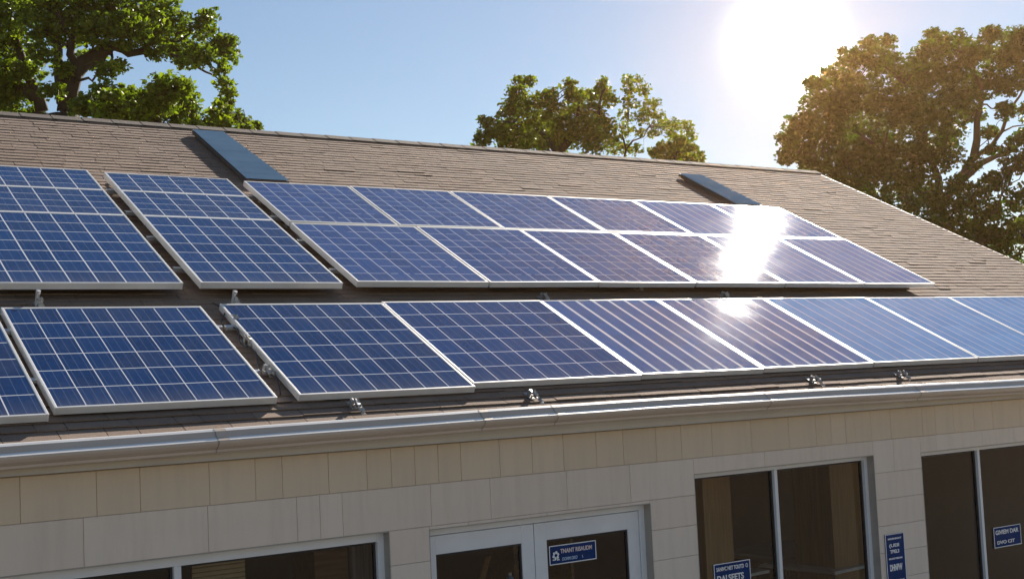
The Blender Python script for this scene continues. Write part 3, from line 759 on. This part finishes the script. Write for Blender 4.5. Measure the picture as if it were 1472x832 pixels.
# shelf unit seen through the left door leaf
def boxthing(name, x0, x1, y0, y1, z0, z1, m_, label, cat_): 
    mb = MB(); mb.box(x0, x1, y0, y1, z0, z1); o = mb.build(name, m_, None, bevel=.004, origin=((x0+x1)/2, (y0+y1)/2, z0)); tag(o, label, cat_); return o
sx0, sx1 = at(738, 790, 9.0).x, at(778, 790, 9.0).x
root = empty('shelf_unit', ((sx0+sx1)/2, 9.2, .05)); tag(root, 'dark shelf unit behind the left door leaf', 'shelf')
mb = MB(); mb.box(sx0, sx0+.03, 9.0, 9.35, .05, 2.0); mb.box(sx1+.3, sx1+.33, 9.0, 9.35, .05, 2.0); mb.box(sx0, sx1+.33, 9.352, 9.37, .05, 2.0); mb.build('side_panels', M['wood_dark'], root)
for k in range(9):
    mb = MB(); zz = .2+k*.21; mb.box(sx0+.031, sx1+.299, 9.0, 9.35, zz, zz+.02); mb.build('shelf', M['wood_dark'], root)
p0, p1 = at(690, 832, 8.4), at(698, 800, 8.5)
mb = MB(); d_ = (p1-p0); mb.obox(p0-d_*3, Vector((.05, 0, 0)), Vector((0, .02, 0)), d_*4); o = mb.build('wooden_plank', M['wood'], None, origin=p0-d_*3); tag(o, 'pale wooden plank leaning inside the left door leaf', 'plank')
pb = at(733, 828, 8.0)
root = empty('water_bottle', (pb.x, 8.0, pb.z-.2)); tag(root, 'small pale blue bottle just inside the left door leaf', 'bottle')
mb = MB(); mb.tube([(pb.x, 8, pb.z-.2), (pb.x, 8, pb.z-.01), (pb.x, 8, pb.z+.01)], [.026, .026, .012], 14); mb.build('bottle_body', M['cyan'], root, smooth=True)
mb = MB(); mb.tube([(pb.x, 8, pb.z+.011), (pb.x, 8, pb.z+.03)], .014, 12); mb.build('cap', M['white_metal'], root)
boxthing('counter', pb.x-.5, pb.x+.4, 7.8, 8.3, .05, pb.z-.2, M['wood_dark'], 'low brown counter behind the left door leaf, under the blue bottle', 'counter')
# left window: blind and partition
bx0, bx1 = at(276, 815, 7.6).x, at(352, 815, 7.6).x
root = empty('slatted_blind', ((bx0+bx1)/2, 7.6, 1.2)); tag(root, 'tan slatted blind behind the left long window', 'blind')
zt_ = at(300, 806, 7.6).z
mb = MB()
for k in range(12): mb.obox((bx0, 7.6, zt_-.03-.028*k), (bx1-bx0, 0, 0), (0, .012, .006), (0, -.004, .022))
mb.build('slats', simple('tan_slats', (.42, .34, .20), None, 12, .6), root)
mb = MB(); mb.box(bx0-.02, bx1+.02, 7.585, 7.64, zt_, zt_+.035); mb.build('headrail', M['wood_dark'], root)
px0, px1 = at(506, 800, 7.7).x, at(556, 800, 7.7).x
boxthing('grey_curtain', px0, px1, 7.7, 7.74, .6, 2.5, simple('grey_fabric', (.35, .34, .33), (.13, .12, .12), 4, .9, 0, .2, 10, (12, 1, .3)), 'grey curtain panel at the right end of the left long window', 'curtain')
qx0, qx1 = at(452, 800, 9.0).x, at(500, 800, 9.0).x
boxthing('cabinet', qx0, qx1, 9.0, 9.4, .05, at(470, 790, 9).z, M['wood_dark'], 'dark cabinet inside the left long window', 'cabinet')
pc = at(1262, 832, 7.9)

# ------------------------------------------------------------------ trees
def leaves_mesh(name, cl, per, size, m_, parent, seed, flat=.8):
    r = np.random.default_rng(seed); V_ = []; 
    for (c, rad) in cl:
        k = int(per * 5.2 * rad**2)
        # small sub clusters inside each clump give light and dark lumps with gaps
        rad = rad*1.12; ns = max(16, int(75*rad**2))
        d = r.normal(size=(ns, 3)); d /= np.linalg.norm(d, axis=1)[:, None]
        sub = np.array(c) + d * (rad*(.15+.95*r.random((ns, 1))**.55)) * np.array([1, 1, .85])
        pick = r.integers(0, ns, k); sr = np.minimum(rad*.30, .2)*(.5+.9*r.random(ns))
        g_ = r.normal(size=(k, 3)); g_ /= (np.linalg.norm(g_, axis=1)[:, None]+1e-6)
        loose = r.random(k) < .5; c0 = np.array(c)
        P = np.where(loose[:, None], c0, sub[pick]) + g_ * (np.where(loose, rad*1.15, sr[pick])*r.random(k)**.42)[:, None] * np.array([1.15, 1.15, .75])
        V_.append(P)
    size *= .8; P = np.concatenate(V_); k = len(P)
    a = r.normal(size=(k, 3)); a[:, 2] *= .6; a /= np.linalg.norm(a, axis=1)[:, None]
    b = r.normal(size=(k, 3)); b -= (a*b).sum(1)[:, None]*a; b /= np.linalg.norm(b, axis=1)[:, None]
    nn = np.cross(a, b); s = size*(.6+.8*r.random((k, 1)))
    v0 = P - a*s*.5; s = s*np.where(r.random((k, 1)) < .12, 1.35, .95); v1 = P + b*s*.33 + nn*s*.12; v2 = P + a*s*.55; v3 = P - b*s*.33 + nn*s*.12
    vv = np.stack([v0, v1, v2, v3], 1).reshape(-1, 3) - np.array(wtrans(parent))
    me = bpy.data.meshes.new(name); me.vertices.add(4*k); me.vertices.foreach_set('co', vv.ravel())
    me.loops.add(4*k); me.loops.foreach_set('vertex_index', np.arange(4*k, dtype=np.int32))
    me.polygons.add(k); me.polygons.foreach_set('loop_start', np.arange(0, 4*k, 4, dtype=np.int32))
    me.update(calc_edges=True); me.validate(); me.materials.append(m_)
    o = bpy.data.objects.new(name, me); COL.objects.link(o); o.parent = parent
def limb(mb, pts, r0, r1, q, sides=7):
    P = []; 
    for a, b in zip(pts, pts[1:]):
        for t in (0, .33, .66): P.append(Vector(a).lerp(Vector(b), t) + (Vector((q.gauss(0, 1), q.gauss(0, 1), q.gauss(0, 1)))*(.05 if P else 0)))
    P.append(Vector(pts[-1])); nn_ = len(P)
    mb.tube(P, [r0 + (r1-r0)*i/(nn_-1) for i in range(nn_)], sides)
def tree(Y, trunk, limbs, clumps, label, m_='leaf', per=900, size=.13, seed=1, group=None, tr=.3, spread=1.0, name='tree', deep=1.0, grow=1.0):
    """trunk: pixel of the fork and of the foot line; limbs: pixel paths; clumps: (x, y, radius px)"""
    q = random.Random(seed); fork = at(trunk[0], trunk[1], Y); foot = Vector((at(trunk[2], trunk[1], Y).x, Y, 0))
    root = empty(name, foot); tag(root, label, 'tree', group)
    mb = MB(); limb(mb, [foot, foot.lerp(fork, .5) + Vector((.08, 0, 0)), fork], tr*1.35, tr, q, 10)
    ppm = F*.9/Y; cl = []
    tips = []
    for path in limbs:
        dy = q.uniform(-.8, .8)*deep; pts = [at(x, y, Y + dy*i/len(path)) for i, (x, y) in enumerate(path)]
        limb(mb, pts, tr*.5, tr*.1, q); tips += pts[1:]
    for (x, y, rp) in clumps:
        c = at(x, y, Y + q.uniform(-1, 1)*spread); cl.append((c, rp*grow/ppm))
        src = min(tips + [fork], key=lambda t: (t-c).length)
        limb(mb, [src, src.lerp(c, .5) + Vector((0, 0, -.05)), c], tr*.12, tr*.04, q, 5)
        for _ in range(3):
            e = c + Vector((q.gauss(0, 1), q.gauss(0, 1), q.gauss(0, .8)))*(rp/ppm*.6); limb(mb, [c, e], tr*.04, tr*.02, q, 4)
    mb.build('trunk', M['bark'], root, smooth=True)
    leaves_mesh('crown', cl, per, size, M[m_], root, seed)
    return root
TG = 'trees behind the building'
tree(25, (92, 165, 90), [[(92, 160), (108, 110), (98, 60), (80, 15)], [(95, 150), (88, 95), (72, 50), (70, 5)], [(100, 140), (112, 95), (150, 72), (190, 52), (240, 60)], [(100, 130), (130, 80), (175, 30)], [(112, 95), (160, 72), (205, 74), (260, 85)]],
     [(70, 5, 42), (120, 10, 45), (170, 12, 42), (215, 15, 38), (245, 30, 24), (100, 45, 30), (140, 45, 30), (180, 42, 30), (215, 50, 30), (250, 62, 28), (285, 35, 22), (300, 22, 14), (305, 62, 26), (325, 75, 20), (285, 80, 24), (330, 58, 12),
      (265, 88, 16), (318, 98, 14), (322, 122, 14), (130, 85, 20), (170, 95, 14), (155, 102, 16), (62, 75, 20), (90, 100, 14), (75, 130, 16), (225, 78, 14), (205, 35, 30), (60, 40, 25)],
     'big leafy tree with dark forked trunk rising behind the left part of the roof', 'leaf', 1080, .125, 5, TG, .30, grow=.82)
tree(27, (55, 165, 60), [[(60, 160), (45, 110), (25, 60), (5, 20)], [(50, 140), (20, 120), (0, 100)]],
     [(5, 20, 40), (35, 5, 36), (-20, 60, 40), (15, 60, 26), (30, 85, 22), (8, 100, 22), (45, 100, 18), (15, 130, 24), (40, 130, 18), (20, 155, 22), (50, 155, 14), (-25, 120, 40), (-10, 165, 25)],
     'tree cut by the left edge of the photo with leaning dark trunk', 'leaf', 1080, .125, 8, TG, .28, grow=.82)
tree(22, (225, 175, 225), [[(225, 170), (240, 130)], [(225, 170), (180, 145)]],
     [(240, 125, 22), (225, 145, 24), (255, 145, 24), (235, 165, 24), (200, 160, 22), (180, 140, 18), (160, 150, 20), (135, 150, 20), (150, 130, 14), (270, 160, 18), (190, 165, 20), (265, 125, 12), (115, 155, 14), (165, 168, 18)],
     'rounded bushy green tree just above the roof, right of the forked trunk', 'leaf', 1700, .12, 12, TG, .12)
tree(21, (325, 190, 322), [[(325, 185), (320, 165)], [(325, 185), (355, 178)]],
     [(322, 148, 12), (315, 165, 14), (335, 168, 12), (298, 178, 12), (325, 180, 12), (350, 175, 10), (368, 181, 8), (355, 186, 10), (280, 182, 10), (330, 134, 9)],
     'low leafy tree top peeking over the ridge at the right end of the left trees', 'leaf3', 1900, .11, 13, TG, .08)
tree(23, (800, 225, 800), [[(800, 220), (760, 170), (748, 125)], [(805, 220), (835, 165), (822, 128)], [(810, 215), (860, 165), (868, 130)]],
     [(748, 118, 10), (760, 118, 9), (742, 132, 12), (738, 150, 15), (762, 145, 14), (785, 142, 12), (792, 132, 8), (730, 168, 14), (770, 165, 20), (800, 158, 13), (818, 122, 9), (825, 138, 14), (845, 140, 14), (867, 118, 8), (868, 134, 12),
      (878, 146, 10), (850, 158, 15), (820, 160, 14), (705, 178, 8), (694, 172, 6), (700, 195, 13), (720, 190, 14), (745, 190, 20), (775, 190, 22), (805, 190, 22), (835, 185, 20), (862, 180, 18), (690, 206, 9), (730, 205, 14), (800, 208, 20), (850, 205, 20), (765, 207, 16), (878, 200, 12)],
     'spreading green tree with several tops behind the middle of the roof', 'leaf3', 1500, .115, 21, TG, .14, grow=1.15)
tree(24, (897, 235, 897), [[(897, 230), (900, 170), (905, 125)], [(900, 215), (935, 180)]],
     [(902, 116, 8), (918, 114, 7), (905, 130, 8), (925, 130, 9), (905, 148, 9), (930, 150, 10), (900, 165, 9), (945, 148, 6), (925, 168, 11), (945, 165, 9), (895, 185, 10), (918, 190, 8), (950, 180, 10), (940, 192, 7), (968, 180, 10), (985, 182, 9), (965, 192, 8), (890, 212, 14), (915, 215, 8), (992, 196, 8)],
     'slender airy tree with open branches behind the roof, right of the middle trees', 'leaf3', 800, .115, 23, TG, .06, grow=1.35)
tree(22, (965, 236, 965), [[(965, 232), (975, 215)]],
     [(955, 212, 12), (975, 205, 14), (990, 212, 13), (940, 218, 9), (1003, 222, 9), (970, 222, 15), (950, 226, 12), (990, 228, 12), (1008, 230, 6)],
     'small dense yellow green tree top at the right end of the middle trees', 'leaf3', 2200, .11, 24, TG, .06)
tree(24, (1352, 310, 1345), [[(1352, 300), (1390, 240), (1440, 190), (1480, 110)], [(1350, 290), (1330, 200), (1300, 120)], [(1345, 300), (1270, 220), (1200, 170)], [(1380, 260), (1430, 225), (1480, 200)], [(1400, 225), (1410, 150), (1400, 80)]],
     [(1132, 200, 14), (1130, 225, 12), (1150, 180, 20), (1150, 215, 22), (1175, 235, 20), (1185, 150, 26), (1190, 195, 30), (1175, 120, 14), (1205, 110, 22), (1225, 85, 18), (1250, 62, 12), (1255, 85, 20), (1275, 60, 12), (1230, 140, 34), (1285, 100, 28),
      (1240, 195, 34), (1220, 235, 26), (1285, 155, 36), (1290, 215, 36), (1325, 110, 30), (1335, 75, 20), (1340, 48, 11), (1355, 60, 16), (1330, 165, 34), (1375, 60, 18), (1370, 100, 30), (1400, 75, 22), (1425, 50, 16), (1435, 80, 24), (1462, 55, 22), (1465, 85, 24),
      (1375, 145, 30), (1415, 120, 28), (1345, 220, 32), (1265, 255, 26), (1310, 265, 30), (1400, 165, 16), (1365, 190, 22), (1450, 120, 20), (1490, 60, 30), (1495, 110, 30), (1495, 160, 26), (1250, 232, 24), (1445, 155, 12), (1420, 190, 12), (1195, 255, 18), (1225, 268, 16), (1250, 280, 14), (1165, 245, 14)],
     'huge dark crowned tree behind the right slope of the roof, beside the sun', 'leaf2', 1100, .15, 31, TG, .26, grow=1.3)
tree(20, (1405, 345, 1405), [[(1405, 340), (1400, 290), (1380, 260)], [(1405, 330), (1440, 280)]],
     [(1340, 290, 24), (1370, 300, 26), (1375, 265, 18), (1400, 280, 24), (1400, 320, 26), (1430, 260, 22), (1430, 300, 26), (1455, 240, 20), (1460, 330, 26), (1430, 340, 24), (1475, 280, 26), (1480, 230, 22), (1310, 295, 14), (1450, 215, 14), (1485, 350, 24), (1360, 325, 16), (1270, 290, 16), (1300, 305, 18), (1335, 320, 20), (1380, 345, 20), (1430, 368, 20), (1470, 388, 20), (1440, 354, 18), (1458, 374, 18), (1410, 345, 16), (1445, 165, 13), (1472, 200, 20), (1425, 215, 12), (1400, 235, 14)],
     'darker green lower tree filling the corner right of the roof slope', 'leaf2', 1400, .125, 37, TG, .16, grow=1.15)
tree(18, (1480, 360, 1485), [[(1480, 350), (1465, 310)]],
     [(1462, 300, 9), (1470, 318, 12), (1455, 325, 9), (1475, 345, 12), (1478, 300, 10), (1490, 330, 18), (1462, 345, 6)],
     'bright yellow green tree tip at the far right edge beside the roof slope', 'leaf3', 2200, .10, 41, TG, .06)

# ------------------------------------------------------------------ sunlit haze
mb = MB(); mb.box(-640, 640, -640, 940, -1.3, 11.5)
hz = mb.build('haze', bpy.data.materials.new('haze')); tag(hz, kind='stuff')
hm = hz.data.materials[0]; hm.use_nodes = True; hn = hm.node_tree; hn.nodes.remove(hn.nodes['Principled BSDF'])
pv = hn.nodes.new('ShaderNodeVolumePrincipled'); pv.inputs['Color'].default_value = (1, .60, .28, 1); pv.inputs['Density'].default_value = HAZE; pv.inputs['Anisotropy'].default_value = .91
hn.links.new(pv.outputs[0], hn.nodes['Material Output'].inputs['Volume'])
SC.cycles.volume_bounces = 0
SC.cycles.max_bounces = 8; SC.cycles.transparent_max_bounces = 12
